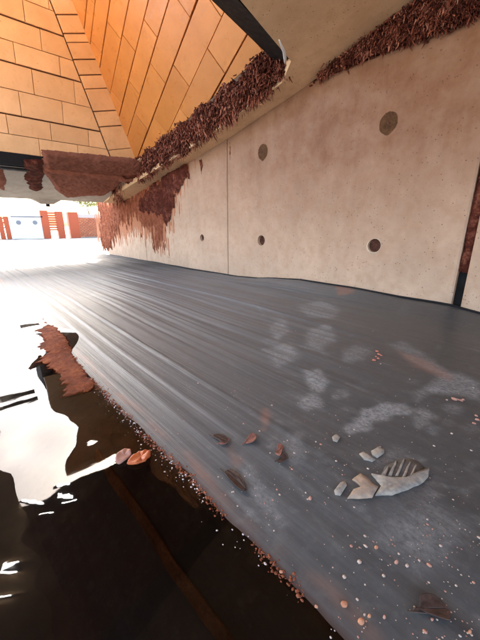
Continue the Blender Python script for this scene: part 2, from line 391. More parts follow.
swell((62, 432), (-38.5, 32), .20)
swell((25, 345), (-41, 19.5), .42)
def wz(u, v):
    i = min(max(int(np.searchsorted(wu, u)), 0), len(wu)-1); j = min(max(int(np.searchsorted(wv, v)), 0), len(wv)-1); return float(WZ[i, j])
n1, n2 = WU.shape; ii = np.arange(n1*n2).reshape(n1, n2)
me = mesh('water', np.stack([WU*S, WV*S, WZ*S], -1).reshape(-1, 3), np.stack([ii[:-1, :-1], ii[1:, :-1], ii[1:, 1:], ii[:-1, 1:]], -1).reshape(-1, 4), True)
M_WATER = bpy.data.materials.new('still dark water'); M_WATER.use_nodes = True; g = G(M_WATER); g.t.nodes.remove(g.b)
out = [n for n in g.t.nodes if n.type == 'OUTPUT_MATERIAL'][0]
gl = g.n('ShaderNodeBsdfGlossy'); gl.inputs['Roughness'].default_value = .016
tr = g.n('ShaderNodeBsdfTransparent'); tr.inputs[0].default_value = (.56, .53, .51, 1)
fr = g.n('ShaderNodeFresnel'); fr.inputs[0].default_value = 1.333; ms = g.n('ShaderNodeMixShader')
b1 = g.bump(g.noise(g.coord(), 5, 2, .5), .03, .01); b1 = g.bump(g.noise(g.coord((1, .35, 1)), 22, 2, .5), .02, .006, b1)
g.l(b1, gl.inputs['Normal']); g.l(b1, fr.inputs['Normal'])
g.l(fr.outputs[0], ms.inputs[0]); g.l(tr.outputs[0], ms.inputs[1]); g.l(gl.outputs[0], ms.inputs[2]); g.l(ms.outputs[0], out.inputs[0])
tag(link('water', me, M_WATER), kind='structure')

# ------------------------------------------------------------------ concrete wall
wall = empty('concrete_wall', (1.2*S, -.2*S, 0))
tag(wall, 'long beige cast concrete wall with rusty tie holes beside the dark floor', 'wall')
WT = 2.97
holes_low = [-5.2, -3.09, -.96, .90, 3.99]; holes_up = [-5.2, -3.08, -.96]
JO = [6.75, 3.72, 0., -4.10]; NEXT = -4.20
spans = [(3.735, 6.75), (.008, 3.72), (-4.10, -.008), (-9.0, NEXT)]
def panel(u0, u1, z0, z1, holes, depth=.16, nseg=24):
    """front face with round holes, bevelled rim, sides and back"""
    ed = .02
    pts = []; edges = []
    def loop(ps):
        k = len(pts); pts.extend(ps); edges.extend([(k+i, k+(i+1) % len(ps)) for i in range(len(ps))]); return list(range(k, k+len(ps)))
    outer = loop([(u0+ed, z0+ed), (u1-ed, z0+ed), (u1-ed, z1-ed), (u0+ed, z1-ed)])
    for (hu, hz, r) in holes: loop([(hu+r*math.cos(t), hz+r*math.sin(t)) for t in np.arange(nseg)*2*math.pi/nseg])
    V, E_, Fc, *_ = delaunay_2d_cdt([Vector(q) for q in pts], edges, [], 2, 1e-6)
    keep = []
    for f in Fc:
        c = sum((V[i] for i in f), Vector((0, 0)))/len(f)
        if all((c.x-hu)**2+(c.y-hz)**2 > (r*.98)**2 for hu, hz, r in holes): keep.append(list(f))
    mb = MB(); mb.add([(q.x, 0, q.y) for q in V], keep)
    a = [(u0+ed, 0, z0+ed), (u1-ed, 0, z0+ed), (u1-ed, 0, z1-ed), (u0+ed, 0, z1-ed)]
    b = [(u0, -ed*.6, z0), (u1, -ed*.6, z0), (u1, -ed*.6, z1), (u0, -ed*.6, z1)]
    c = [(x, -depth, z) for x, _, z in b]
    for A_, B_ in ((a, b), (b, c)):
        mb.add(A_+B_, [(i, (i+1) % 4, 4+(i+1) % 4, 4+i) for i in range(4)])
    mb.add(c, [(3, 2, 1, 0)])
    for (hu, hz, r) in holes:
        ring = [(hu+r*math.cos(t), hz+r*math.sin(t)) for t in np.arange(nseg)*2*math.pi/nseg]
        r2 = [(hu+(x-hu)*.85, hz+(z-hz)*.85) for x, z in ring]
        v = [(x, 0, z) for x, z in ring]+[(x, -.1, z) for x, z in r2]
        mb.add(v, [(i, nseg+i, nseg+(i+1) % nseg, (i+1) % nseg) for i in range(nseg)])
    return mb
RH = .092
for (u0, u1) in spans:
    hs = [(h, .745, RH if h < .5 else .075) for h in holes_low if u0+.2 < h < u1-.2]+[(h, 2.21, .09) for h in holes_up if u0+.2 < h < u1-.2]
    pn = panel(u0, u1, -.3, WT, hs).build('concrete_panel', M_WALL, wall)
def disc_mesh(r, d, bowl, n=24, ragged=.0, drip=0):
    v = [(0, -d-bowl, 0)]
    for k, f in enumerate((.35, .7, 1)):
        for t in np.arange(n)*2*math.pi/n:
            rr_ = r*f*(1+ragged*random.uniform(-1, 1)); x = rr_*math.cos(t); z = rr_*math.sin(t)
            if drip and t > math.pi: 
                z *= 1+drip*math.exp(-((t-1.5*math.pi)/.35)**2)
            v.append((x, -d-bowl*(1-f*f)+random.uniform(-1, 1)*.006*(f < 1), z))
    f = [(0, 1+i, 1+(i+1) % n) for i in range(n)]
    for k in (0, 1):
        for i in range(n): f.append((1+k*n+i, 1+(k+1)*n+i, 1+(k+1)*n+(i+1) % n, 1+k*n+(i+1) % n))
    return v, f
for hu in holes_low:
    r = RH if hu < .5 else .075
    mb = MB(); v, f = disc_mesh(r*.93, .035 if hu < -2 else .05, .02); mb.add([(x+hu, y, z+.745) for x, y, z in v], f)
    mb.build('tie_hole_plug', M_HOLE, wall, smooth=True)
    if hu < -2:   # pale mortar ring round the hole, thicker lower right
        mb = MB(); n = 32
        inn = [(hu+(r-.002)*math.cos(t), .004, .745+(r-.002)*math.sin(t)) for t in np.arange(n)*2*math.pi/n]
        outr = []
        for t in np.arange(n)*2*math.pi/n:
            wd = .003+.022*max(0, math.cos(t+.9)); outr.append((hu+(r+wd)*math.cos(t), .003, .745+(r+wd)*math.sin(t)))
        lo = [(x, -.01, z) for x, y, z in outr]
        mb.add(inn+outr+lo, [(i, (i+1) % n, n+(i+1) % n, n+i) for i in range(n)]+[(n+i, n+(i+1) % n, 2*n+(i+1) % n, 2*n+i) for i in range(n)])
        mb.build('mortar_ring', mat('pale mortar', (.60, .46, .32), .8), wall, smooth=True)
for hu in holes_up:
    mb = MB(); v, f = disc_mesh(.112, -.004, -.006, 32, .03, .16); mb.add([(x+hu, y, z*1.08+2.21) for x, y, z in v], f)
    pl_ = mb.build('tie_hole_plug', M_BROWNPLUG, wall, smooth=True); pl_['label'] = 'brown stained flush plug'
    mb = MB(); v, f = disc_mesh(.02, -.011, -.006, 10); mb.add([(x+hu-.01, y, z+2.21) for x, y, z in v], f); mb.build('pin_hole', M_HOLE, wall, smooth=True)
MB().box((-9, -.7, -.3), (6.7, -.17, 2.96)).build('wall_core', M_BEAM, wall)
MB().box((-14, -.72, -.3), (-9.0, .0, 6.2)).build('wall_core', M_BEAM, wall)
MB().box((-9, -.7, 2.965), (-1.2, -.05, 5.2)).build('upstand', M_CRUST, wall)
MB().tube([(u_, .008, hump(u_)+.03*float(smoothnoise(u_*.9, .0, 21, 2))*math.exp(-(.5/.6)**2)+.006) for u_ in np.arange(-8.9, 6.7, .1)], .017, 6).build('contact_shade', M_TRIM, wall)  # black tube added as the contact shade at the wall foot

# ------------------------------------------------------------------ grid crusts on a surface
def crust(name, m, origin, e1, e2_, nrm, poly, step, thick, seed, ns=6., na=.08, rough=.35, soft=.06, streak=1., parent=None, tagv=None, rs=18., edge_power=.7):
    """thick irregular coating inside polygon (coordinates along e1,e2), kept as real relief"""
    poly = np.array(poly); a0, b0 = poly.min(0)-.1; a1, b1 = poly.max(0)+.1
    aa = np.arange(a0, a1, step); bb_ = np.arange(b0, b1, step); A_, B_ = np.meshgrid(aa, bb_, indexing='ij')
    d = polydist(A_, B_, poly)+na*smoothnoise(A_*ns*streak, B_*ns/streak, seed, 4)
    h = np.clip(d/soft, 0, 1)**edge_power
    hh = thick*h*(1+rough*smoothnoise(A_*rs*streak, B_*rs/streak, seed+5, 4)+rough*.6*smoothnoise(A_*rs*3, B_*rs*3, seed+9, 2))
    hh = np.where(d > 0, hh, -.006)
    P = origin+A_[..., None]*e1+B_[..., None]*e2_+hh[..., None]*nrm
    n1, n2 = A_.shape; ii = np.arange(n1*n2).reshape(n1, n2)
    q = np.stack([ii[:-1, :-1], ii[1:, :-1], ii[1:, 1:], ii[:-1, 1:]], -1).reshape(-1, 4)
    ok = (d.reshape(-1)[q] > 0).any(1); q = q[ok]
    used = np.unique(q); rm = np.full(n1*n2, -1); rm[used] = np.arange(len(used))
    me = mesh(name, (P.reshape(-1, 3)[used])*S, rm[q], True)
    o = link(name, me, m, parent)
    return o
X, Y, Z = np.eye(3)
def wpix(pix): return [(lambda P: (P[0], P[2]))(on(x, y, 1, 0.)) for x, y in pix]
o = crust('rust_crust', M_CRUST, np.zeros(3), X, Z, Y, wpix([(310, 86), (322, 78), (345, 68), (380, 52), (412, 40), (445, 28), (486, 14), (486, -30), (425, -6), (380, 24), (340, 54)]), .02, .05, 3, na=.07, rough=.7, rs=12)
tag(o, 'dark red crumbly crust along the top edge of the concrete wall', 'crust', kind='stuff')
o = crust('rust_crust', M_RUST, np.zeros(3)+X*0, X, Z, Y, wpix([(99, 203), (124, 199), (150, 184), (172, 171), (186, 166), (177, 184), (170, 203), (162, 218), (163, 240), (157, 248), (152, 232), (140, 218), (132, 224), (122, 218), (116, 232), (112, 248), (105, 248), (100, 235)]), .024, .04, 11, na=.55, ns=6.5, rough=1.0, streak=2.8, soft=.2, rs=9)
o2 = crust('rust_wash', mat('thin rust wash', (.42, .175, .09), .8, .2), np.zeros(3)-Y*.001, X, Z, Y, wpix([(98, 200), (124, 197), (150, 180), (176, 166), (194, 160), (186, 182), (177, 206), (170, 232), (167, 254), (158, 250), (150, 240), (136, 236), (122, 240), (106, 246), (98, 238)]), .024, .006, 13, na=.6, ns=7, rough=.4, streak=3.2, soft=.2, rs=9)
tag(o2, 'thin paler rust wash thinning out round the red crust at the far wall end', 'wash', kind='stuff')
tag(o, 'streaky rust red crust covering the far end of the concrete wall', 'crust', kind='stuff')
o = crust('rust_crust', M_CRUST, np.zeros(3)+Y*.03, X, Z, Y, wpix([(150, 186), (172, 171), (192, 164), (187, 176), (178, 190), (172, 206), (166, 222), (160, 214), (150, 212), (140, 206)]), .028, .06, 15, na=.22, ns=4, rough=.9, streak=1.6, soft=.08, rs=7)
tag(o, 'darker maroon clump of crust over the rust red far end of the wall', 'crust', kind='stuff')
# drips under the soffit edge near the middle joint
for pix, nm in (([(199, 160), (202, 158.5), (202.5, 166), (201.5, 174), (200.5, 167)], 'a'), ([(229, 142), (231, 140), (230.6, 150), (230, 160), (229.5, 150)], 'b')):
    o = crust('rust_drip', M_CRUST, np.zeros(3), X, Z, Y, wpix(pix), .012, .02, 19, na=.03, ns=9, rs=14)
    tag(o, 'small dark red drip on the wall left of the middle panel joint' if nm == 'a' else 'thin dark red drip on the middle panel joint of the wall', 'drip', kind='stuff')
WALL_BAND = [wpix(q) for q in ([(322, 76), (350, 61), (390, 44), (430, 30), (482, 12)], [(332, 66), (360, 50), (395, 33), (440, 17), (484, 0)], [(345, 54), (375, 36), (405, 20), (445, 4), (486, -12)], [(385, 22), (410, 8), (440, -8), (470, -16), (490, -24)])]
# red packing in the wide right joint
gv_ = wpix([(473, 166), (481, 166), (458, 304), (448, 304)])
mbj = crust('rust_seam', M_CRUST, np.array([0, -.06, 0]), X, Z, Y, [(NEXT-.01, .50), (-4.09, .50), (-4.09, 2.98), (NEXT-.01, 2.98)], .012, .045, 27, na=.02, ns=12, rough=.8, rs=20)
tag(mbj, 'dark red packing in the wide upright joint at the right of the wall', 'joint filler', kind='stuff')

MB().box((NEXT-.01, -.17, -.3), (-4.09, -.09, 2.95)).build('joint_backing', M_TRIM, wall)
# ------------------------------------------------------------------ canopy: sloping soffit, tiled hopper
canopy = empty('canopy', (0, .5*S, 2.6*S))
tag(canopy, 'low concrete canopy with an orange tiled hopper ceiling over the walkway', 'canopy')
us = [-14, -3.28, -1.69, 0, 5.2]; zs = [5.8, 3.32, 2.91, 2.56, 1.68]
def zsof(u): return float(np.interp(u, us, zs))
VI = .44   # inner rim of the soffit strip
def slab(name, outline, m, thick=.45, bevel=.0, sub=None):
    lo = [(u, v, zsof(u)) for u, v in outline]; hi = [(u, v, zsof(u)+thick) for u, v in outline]
    return MB().prism(lo, hi).build(name, m, canopy)
VB = -.16
# strip along the wall in facets (slope changes at each station)
st_ = [5.2, 0, -1.69, -2.02]
inner = {5.2: .55, 0: .42, -1.69: .40, -2.02: .62}
for a_, b_ in zip(st_[:-1], st_[1:]):
    slab('soffit_strip', [(a_, .004), (b_, .004), (b_, inner[b_]), (a_, inner[a_])], M_SOFFIT)
    MB().prism([(a_, -.7, zsof(a_)+.25), (b_, -.7, zsof(b_)+.25), (b_, .003, zsof(b_)+.03), (a_, .003, zsof(a_)+.03)], [(a_, -.7, zsof(a_)+.6), (b_, -.7, zsof(b_)+.6), (b_, .003, zsof(b_)+.6), (a_, .003, zsof(a_)+.6)]).build('roof_edge', M_BEAM, canopy)
e_end = [(-2.02, .62), (-2.31, 1.76), (-2.75, 3.9), (-2.75, 7.5)]
slab('soffit_slab', [(-2.02, .004), (-3.28, .004), (-3.28, 7.5), (-2.75, 7.5), (-2.75, 3.9), (-2.31, 1.76), (-2.02, .62)], M_SOFFIT)
slab('soffit_slab', [(-3.28, .004), (-14, .004), (-14, 7.5), (-3.28, 7.5)], M_SOFFIT)
mbk = MB().prism([(-2.02, -.7, 3.0), (-14, -.7, 6.0), (-14, .003, 5.85), (-2.02, .003, 3.03)], [(-2.02, -.7, 3.6), (-14, -.7, 6.4), (-14, .003, 6.3), (-2.02, .003, 3.45)]); mbk.build('roof_edge', M_BEAM, canopy)
slab('soffit_slab', [(-2.75, 4.25), (-2.75, 7.5), (1.35, 7.5), (1.35, 4.25)], M_SOFFIT)
# far beam
bl, bh = (5.2, 1.69), (3.3, 2.17)
VE = 3.2
MB().prism([(bl[0], .0, bl[1]), (bl[0]+.5, .0, bl[1]+.03), (bl[0]+.5, .0, bl[1]+1.2), (bh[0], .0, bh[1])], [(bl[0], VE, bl[1]), (bl[0]+.5, VE, bl[1]+.03), (bl[0]+.5, VE, bl[1]+1.2), (bh[0], VE, bh[1])]).build('beam', M_BEAM, canopy)

A = np.array([3.16, .3, 2.54])
a2 = np.array([1, 0, -.2]); b2 = np.array([0, .525, 1.])
N2 = np.cross(a2, b2); N2 /= np.linalg.norm(N2)   # points away from the hopper's inside
e2 = np.array([1.07, -.15, -.5]); e2 -= (e2@N2)*N2; e2 /= np.linalg.norm(e2); q2 = np.cross(N2, e2)
IN2 = -N2 if N2[1] < 0 else N2
if (IN2@(CAM-A)) < 0: IN2 = -IN2
N1 = np.cross([-.2, 0, 1.], [0., 1, 0]); N1 /= np.linalg.norm(N1); B0 = np.array([3.16, .95, 2.4])
IN1 = N1 if (N1@(CAM-B0)) > 0 else -N1
w1 = np.array([-.2, 0, 1.])
def clip(poly, a, b, c):   # keep a*x+b*y+c>=0
    out = []
    for i in range(len(poly)):
        p_, q_ = poly[i], poly[(i+1) % len(poly)]; dp = a*p_[0]+b*p_[1]+c; dq = a*q_[0]+b*q_[1]+c
        if dp >= 0: out.append(p_)
        if (dp >= 0) != (dq >= 0): t = dp/(dp-dq); out.append((p_[0]+t*(q_[0]-p_[0]), p_[1]+t*(q_[1]-p_[1])))
    return out
def halfplane(p_, q_, inside):
    a = -(q_[1]-p_[1]); b = q_[0]-p_[0]; c = -(a*p_[0]+b*p_[1])
    if a*inside[0]+b*inside[1]+c < 0: a, b, c = -a, -b, -c
    n = math.hypot(a, b); return a/n, b/n, c/n
def area(P): return .5*abs(sum(P[i][0]*P[(i+1) % len(P)][1]-P[(i+1) % len(P)][0]*P[i][1] for i in range(len(P))))
def inset(P, d):
    n = len(P); sgn = sum(P[i][0]*P[(i+1) % n][1]-P[(i+1) % n][0]*P[i][1] for i in range(n)); out = []
    poly = P
    cx = sum(x for x, y in P)/n; cy = sum(y for x, y in P)/n
    for i in range(n):
        a, b, c = halfplane(P[i], P[(i+1) % n], (cx, cy)); poly = clip(poly, a, b, c-d)
        if len(poly) < 3: return None
    return poly
def tile(P2d, to3, nin, m, th=.05, name='tile'):
    if len(P2d) < 3: return
    # drop duplicates
    Q = []
    for p_ in P2d:
        if not Q or math.hypot(p_[0]-Q[-1][0], p_[1]-Q[-1][1]) > .012: Q.append(p_)
    if len(Q) > 2 and math.hypot(Q[0][0]-Q[-1][0], Q[0][1]-Q[-1][1]) < .012: Q.pop()
    if len(Q) < 3 or area(Q) < .004: return
    T = inset(Q, .005)
    if not T or len(T) != len(Q): T = [(p_[0]*.97+.03*sum(q[0] for q in Q)/len(Q), p_[1]*.97+.03*sum(q[1] for q in Q)/len(Q)) for p_ in Q]
    tl = [random.uniform(-.006, .006) for _ in range(3)]
    cx = sum(q[0] for q in Q)/len(Q); cy = sum(q[1] for q in Q)/len(Q)
    lift = lambda p_: th+tl[0]+tl[1]*(p_[0]-cx)+tl[2]*(p_[1]-cy)
    base = [to3(*p_) for p_ in Q]; mid = [to3(*p_)+nin*(lift(p_)-.008) for p_ in Q]; top = [to3(*p_)+nin*lift(p_) for p_ in T]
    n = len(Q); v = base+mid+top
    f = [[2*n+i for i in range(n)]]
    for k in (0, 1): f += [[k*n+i, k*n+(i+1) % n, (k+1)*n+(i+1) % n, (k+1)*n+i] for i in range(n)]
    MB().add(v, f).build(name, m, canopy)
to1 = lambda v, z: B0+np.array([0, v-.95, 0])+w1*z
to2 = lambda s_, q_: A+e2*s_+q2*q_
# --- far face P1
TOPZ = 2.62
hipL = [(.95, 0.), (.95+1.07, 2.6)]
rows1 = [0, .33, .66, 1.07, 1.48, 1.80, 2.13, 2.45, TOPZ]
off1 = [1.74, 2.24, 1.98, 2.46, 2.70, 2.24, 1.72, 2.05, 2.4]
hpL = halfplane(hipL[0], hipL[1], (3, .5))
for k in range(len(rows1)-1):
    z0, z1 = rows1[k], rows1[k+1]; g0 = .012 if k % 2 == 0 else .004; g1 = .004 if k % 2 == 0 else .012
    v0 = off1[k]-.745*4
    while v0 < VE:
        P = [(v0+.004, z0+g0), (v0+.741, z0+g0), (v0+.741, z1-g1), (v0+.004, z1-g1)]
        P = clip(P, hpL[0], hpL[1], hpL[2]-.015); P = clip(P, -1, 0, VE)
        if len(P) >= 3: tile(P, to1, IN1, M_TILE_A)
        v0 += .745
# --- corner strip (bilinear)
H = A+np.array([-.18859, .4409, .87752])*2.96
def strip(t, s_):
    L = B0+np.array([-.52, 1.07, 2.6])*t; R = A+(H-A)*t; return L*(1-s_)+R*s_
cuts = [0, .12, .285, .39, .53, .61, .70, .79, .835, .93, 1.01]
Ns = np.cross(strip(1, 0)-strip(0, 0), strip(0, 1)-strip(0, 0)); Ns /= np.linalg.norm(Ns); Ns = Ns if Ns@(CAM-A) > 0 else -Ns
for k in range(len(cuts)-1):
    t0, t1 = cuts[k], cuts[k+1]; gk = .0042 if k in (2, 5, 8) else .002
    Q = [strip(t0+gk, .025), strip(t0+gk, .975), strip(t1-gk, .975), strip(t1-gk, .025)]
    T = [strip(t0+gk+.003, .04), strip(t0+gk+.003, .96), strip(t1-gk-.003, .96), strip(t1-gk-.003, .04)]
    v = Q+[q_+Ns*.042 for q_ in Q]+[q_+Ns*.05 for q_ in T]
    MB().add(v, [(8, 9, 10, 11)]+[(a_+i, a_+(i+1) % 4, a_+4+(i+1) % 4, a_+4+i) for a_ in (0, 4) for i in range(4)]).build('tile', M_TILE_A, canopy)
# --- side face P2
rows2 = [-1.75, -1.3, -.86, -.41, .03, .46, .80, 1.15, 1.52, 1.83, 2.01, 2.42]
off2 = {-1.3: -3.1, -.86: -3.62, -.41: -2.86, .03: -2.43, .46: -2.93, .80: -2.30, 1.15: -2.2, 1.52: -2.75, 1.83: -2.2}
hipP = [(0, 0), (-1.76, 2.38)]
hpH = halfplane(hipP[0], hipP[1], (-4, 0)); hpE = halfplane((0, 0), (-4.47, -1.24), (-4, 1)); hpR = halfplane((-4.47, -1.24), (-4.39, -.46), (-3, 0))
for k in range(len(rows2)-1):
    q0, q1 = rows2[k], rows2[k+1]; main0 = q0 in (.80, 1.52, 2.01, .03, -.86); main1 = q1 in (.80, 1.52, 2.01, .03, -.86)
    s0 = off2.get(q0, -2.6)-1.25*5
    while s0 < 1.5:
        P = [(s0+.005, q0+(.011 if main0 else .004)), (s0+1.245, q0+(.011 if main0 else .004)), (s0+1.245, q1-(.011 if main1 else .004)), (s0+.005, q1-(.011 if main1 else .004))]
        for hp, dlt in ((hpH, .02), (hpE, 0), (hpR, 0)):
            P = clip(P, hp[0], hp[1], hp[2]-dlt)
            if len(P) < 3: break
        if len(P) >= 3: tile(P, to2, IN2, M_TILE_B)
        s0 += 1.25
# --- backing behind the tiles (dark joints show it)
def plate(pts, nin, th, name, m, off=0.0):
    lo = [np.array(p_)-nin*th+nin*off for p_ in pts]; hi = [np.array(p_)+nin*off for p_ in pts]
    return MB().prism(lo, hi).build(name, m, canopy)
tL = strip(1.01, 0); tR = strip(1.01, 1)
plate([to1(.95, 0), to1(VE, 0), to1(VE, TOPZ), tL], IN1, .1, 'backing', M_GROUT, .004)
plate([B0, A, tR, tL], Ns, .1, 'backing', M_GROUT, .002)
plate([A, to2(-4.47, -1.24), to2(-4.3, 2.42), tR], IN2, .1, 'backing', M_GROUT, .004)
# --- hopper roof
MB().box((-3.2, -1.2, 5.05), (2.35, 4.6, 5.25)).build('hopper_roof', M_GROUT, canopy)
# --- trims
C0 = to2(-4.47, -1.24)
def bar(a, b, up, side, name, m):   # board of section up x side along a-b
    a, b, up, side = map(lambda q: np.array(q, float), (a, b, up, side))
    return MB().prism([a, a+up, a+up+side, a+side], [b, b+up, b+up+side, b+side]).build(name, m, canopy)
bar(A+IN2*.05, C0+IN2*.05, (0, -.035, -.085), IN2*-.14, 'edge_trim', M_TRIMB)
bar(to1(.95, .01)+IN1*.045, to1(VE+.03, .01)+IN1*.045, (.06, 0, -.21), (.12, 0, 0), 'edge_trim', M_TRIM)
MB().box((3.32, .3, 2.12), (4.2, VE, 2.8)).build('beam_backing', M_TRIM, canopy)
# recess side below the tile edge (dark board behind the red fibre)
M_RECESS = mat('dark recess board', (.03, .015, .01), .9, .1)
for a_, b_ in ((3.6, 0), (0, -1.69), (-1.69, -2.3)):
    MB().prism([(a_, -.35, zsof(a_)+.3), (b_, -.35, zsof(b_)+.3), (b_, .2, zsof(b_)+.05), (a_, .2, zsof(a_)+.05)], [(a_, -.35, zsof(a_)+1.5), (b_, -.35, zsof(b_)+1.5), (b_, .17, zsof(b_)+.8), (a_, .17, zsof(a_)+.8)]).build('recess_board', M_RECESS, canopy)
# near end frame of the opening
p_in = [on(272, 47, 1, .3), None]
fa = np.array([-2.03, .62, zsof(-2.03)+.02]); fb = np.array([-2.75, 3.9, zsof(-2.75)+.02])
g0_ = onplane(272, 47, np.array([-1.95, 0, 3.28]), np.array([1., 0, .0])); g1_ = onplane(226, -12, np.array([-1.95, 0, 3.28]), np.array([1., .35, .0]))
MB().prism([fa, fb, fb+np.array([.02, 0, .5]), fa+np.array([.02, 0, .35])], [fa+np.array([.40, -.10, .14]), fb+np.array([.46, 0, .2]), fb+np.array([.50, 0, .6]), fa+np.array([.44, -.08, .5])]).build('end_frame', M_TRIM, canopy)
# white highlight bead, put in place of a bright lit edge at the near corner
pts = [onplane(x, y, np.array([0, 0, zsof(-2)-.01-2*.245]), np.array([.245, 0, 1.])) for x, y in ((279, 40), (281, 45), (284, 52), (285, 58), (285, 63))]
MB().tube(pts, [.007, .012, .018, .02, .010], 8).build('highlight_bead', M_HIGHLIGHT, canopy, smooth=True)

# ------------------------------------------------------------------ red fibres hanging round the opening
def fibres(name, roots, dirs, n, length, rad, seed, jitter, label, curl=.25, clump=10):
    r = np.random.default_rng(seed); V = []; Fc = []; Sh = []
    roots = np.array(roots); L = len(roots)
    for k in range(n):
        cl = r.integers(0, clump*L)   # tuft id
        t = (cl+r.normal(0, .33))/(clump*L)*(L-1); t = min(max(t, 0), L-1.001); i = int(t); f = t-i
        p = roots[i]*(1-f)+roots[i+1]*f; d = np.array(dirs[i])*(1-f)+np.array(dirs[i+1])*f
        rt = np.random.default_rng(cl+seed*1000); tilt = rt.normal(0, .35, 3); tl = rt.uniform(.5, 1.2)
        d = d/np.linalg.norm(d)+tilt*.8*jitter+r.normal(0, .22, 3)*jitter
        d /= np.linalg.norm(d); ll = length*tl*r.uniform(.5, 1.1); p = p+r.normal(0, 1, 3)*np.array([.03, .035, .035])
        sh = np.clip(rt.uniform(.05, .75)+r.normal(0, .2), 0, 1); side = np.cross(d, r.normal(0, 1, 3)); side /= np.linalg.norm(side); s2 = np.cross(d, side)
        rd = rad*r.uniform(.5, 1.4); bend = r.normal(0, curl, 3); o = len(V); K = 4
        for j in range(K):
            tt = j/(K-1); c = p+d*ll*tt+bend*ll*tt*tt*.6+np.array([0, 0, -.15*ll*tt*tt]); rj = rd*(1-.75*tt*tt)
            for q in range(3):
                an = q*2.094+tt*1.5; V.append(c+side*rj*math.cos(an)*1.3+s2*rj*math.sin(an)*.5); Sh.append(np.clip(sh+tt*.3, 0, 1))
        for j in range(K-1):
            for q in range(3): Fc.append((o+j*3+q, o+j*3+(q+1) % 3, o+(j+1)*3+(q+1) % 3, o+(j+1)*3+q))
    me = mesh(name, np.array(V)*S, Fc, True); setattr_f(me, 'shade', Sh)
    return tag(link(name, me, M_FIBRE), label, 'fibre', kind='stuff')
# right rim: roots just under the tile edge, hanging down towards the soffit's inner edge
ru_ = np.linspace(2.9, -1.75, 24)
for lev in range(5):
    off = [(.0, .10, .17), (-.08, .16, .08), (-.1, .17, -.02), (-.1, .14, -.11), (-.05, .07, -.17)][lev]
    roots = [np.array([u, .34, zsof(u)+.27])+np.array(off)*(1+.25*math.sin(u*9)) for u in ru_]
    fibres('red_fibre', roots, [np.array([-.25, .18, -1.])]*len(ru_), 2800, .066 if lev < 4 else .10, .016, 5+lev, 1.05, 'shaggy dark red fibres hanging under the right edge of the orange tiles, ' + ('top row', 'second row', 'middle row', 'fourth row', 'lowest row')[lev], curl=.6, clump=6)
for k_, row in enumerate(WALL_BAND):
    fibres('red_fibre', [np.array([a_, .045, b_]) for a_, b_ in row], [np.array([-.1, .5, -1.])]*5, 2200, .05, .0105, 30+k_, 1.3, 'rough dark red flakes along the top of the concrete wall, ' + ('lowest row', 'lower middle row', 'upper middle row', 'highest row')[k_], curl=.5, clump=9)
# solid mat behind them
def ridge(name, pts, r0, m, seed, label):
    V = []; n = 14; P = [np.array(p_) for p_ in pts]
    for i, p_ in enumerate(P):
        d = P[min(i+1, len(P)-1)]-P[max(i-1, 0)]; d /= np.linalg.norm(d); a = np.cross(d, Z); a /= np.linalg.norm(a); b = np.cross(a, d)
        for k in range(n):
            t = 2*math.pi*k/n; rr_ = r0*(1+.5*float(smoothnoise(i*.45, k*.8, seed, 3)))*(1 if 0 < i < len(P)-1 else .3)
            V.append(p_+rr_*(a*math.cos(t)*.75+b*math.sin(t)))
    Fq = [(i*n+k, i*n+(k+1) % n, (i+1)*n+(k+1) % n, (i+1)*n+k) for i in range(len(P)-1) for k in range(n)]
    return tag(link(name, mesh(name, np.array(V)*S, Fq, True), m), label, 'crust', kind='stuff')
ridge('red_fibre_mat', [(u, .33, zsof(u)+.27) for u in np.linspace(3.2, -1.8, 120)], .155, M_CRUST, 71, 'dark red mat behind the hanging fibres on the right rim')
# clay smears on the far beam's sloping face
fo = np.array([bl[0], 0, bl[1]]); fe = np.array([bh[0]-bl[0], 0, bh[1]-bl[1]]); fl_ = np.linalg.norm(fe); fe /= fl_
fn = np.cross(Y, fe); fn = fn if fn@(CAM-fo) > 0 else -fn
def bpix(pix): return [(lambda P: (P[1], (P-fo)@fe))(onplane(x, y, fo, fn)) for x, y in pix]
for pix, m_, lb, th, na in (
    ([(43, 150), (130, 158), (146, 165), (142, 182), (134, 186), (126, 176), (116, 188), (104, 194), (66, 196), (56, 190), (50, 180), (42, 170)], M_CLAY, 'broad smooth red clay smear on the far beam under the tiles', .06, .05),
    ([(24, 160), (44, 160), (44, 176), (40, 190), (33, 190), (26, 182)], M_CRUST, 'narrow crumbly red drip on the far beam left of the broad smear', .05, .08),
    ([(-14, 164), (3, 168), (6, 180), (4, 190), (-1, 188), (-8, 184)], M_CLAY, 'red smear on the far beam at the left edge', .05, .05),
    ([(118, 172), (132, 172), (146, 166), (160, 170), (150, 180), (140, 192), (132, 188), (124, 180)], M_CRUST, 'dark crusted lump at the corner below the tile hip', .09, .08)):
    o = crust('clay_smear', m_, fo+fn*.003, Y, fe, fn, bpix(pix), .022, th, hash(lb) % 90 if False else len(lb), na=na, ns=5, rough=.35, soft=.09, rs=7)
    tag(o, lb, 'smear', kind='stuff')
fibres('red_fibre', [np.array([5.0-.2*k, .12+.10*k, zsof(5.0-.2*k)+.22]) for k in range(6)]+[np.array([2.95, .42, 2.4])], [np.array([-.2, .1, -1.])]*7, 500, .3, .012, 9, .9, 'dark red tuft at the corner where the soffit meets the far beam', clump=4)
tp = np.array([3.10, 0, 0]); Nu = np.array([-1., 0, 0])
def tpix(pix): return [(lambda P: (P[1], P[2]))(onplane(x, y, tp, Nu)) for x, y in pix]
o = crust('clay_smear', M_CLAY, tp, Y, Z, Nu, tpix([(43, 160), (60, 161), (112, 169), (138, 166), (140, 178), (128, 182), (100, 178), (60, 174), (46, 170)]), .022, .03, 44, na=.04, ns=5, rough=.35, soft=.07, rs=7)
tag(o, 'red clay smear caked on the black trim right under the pale tiles', 'smear', kind='stuff')
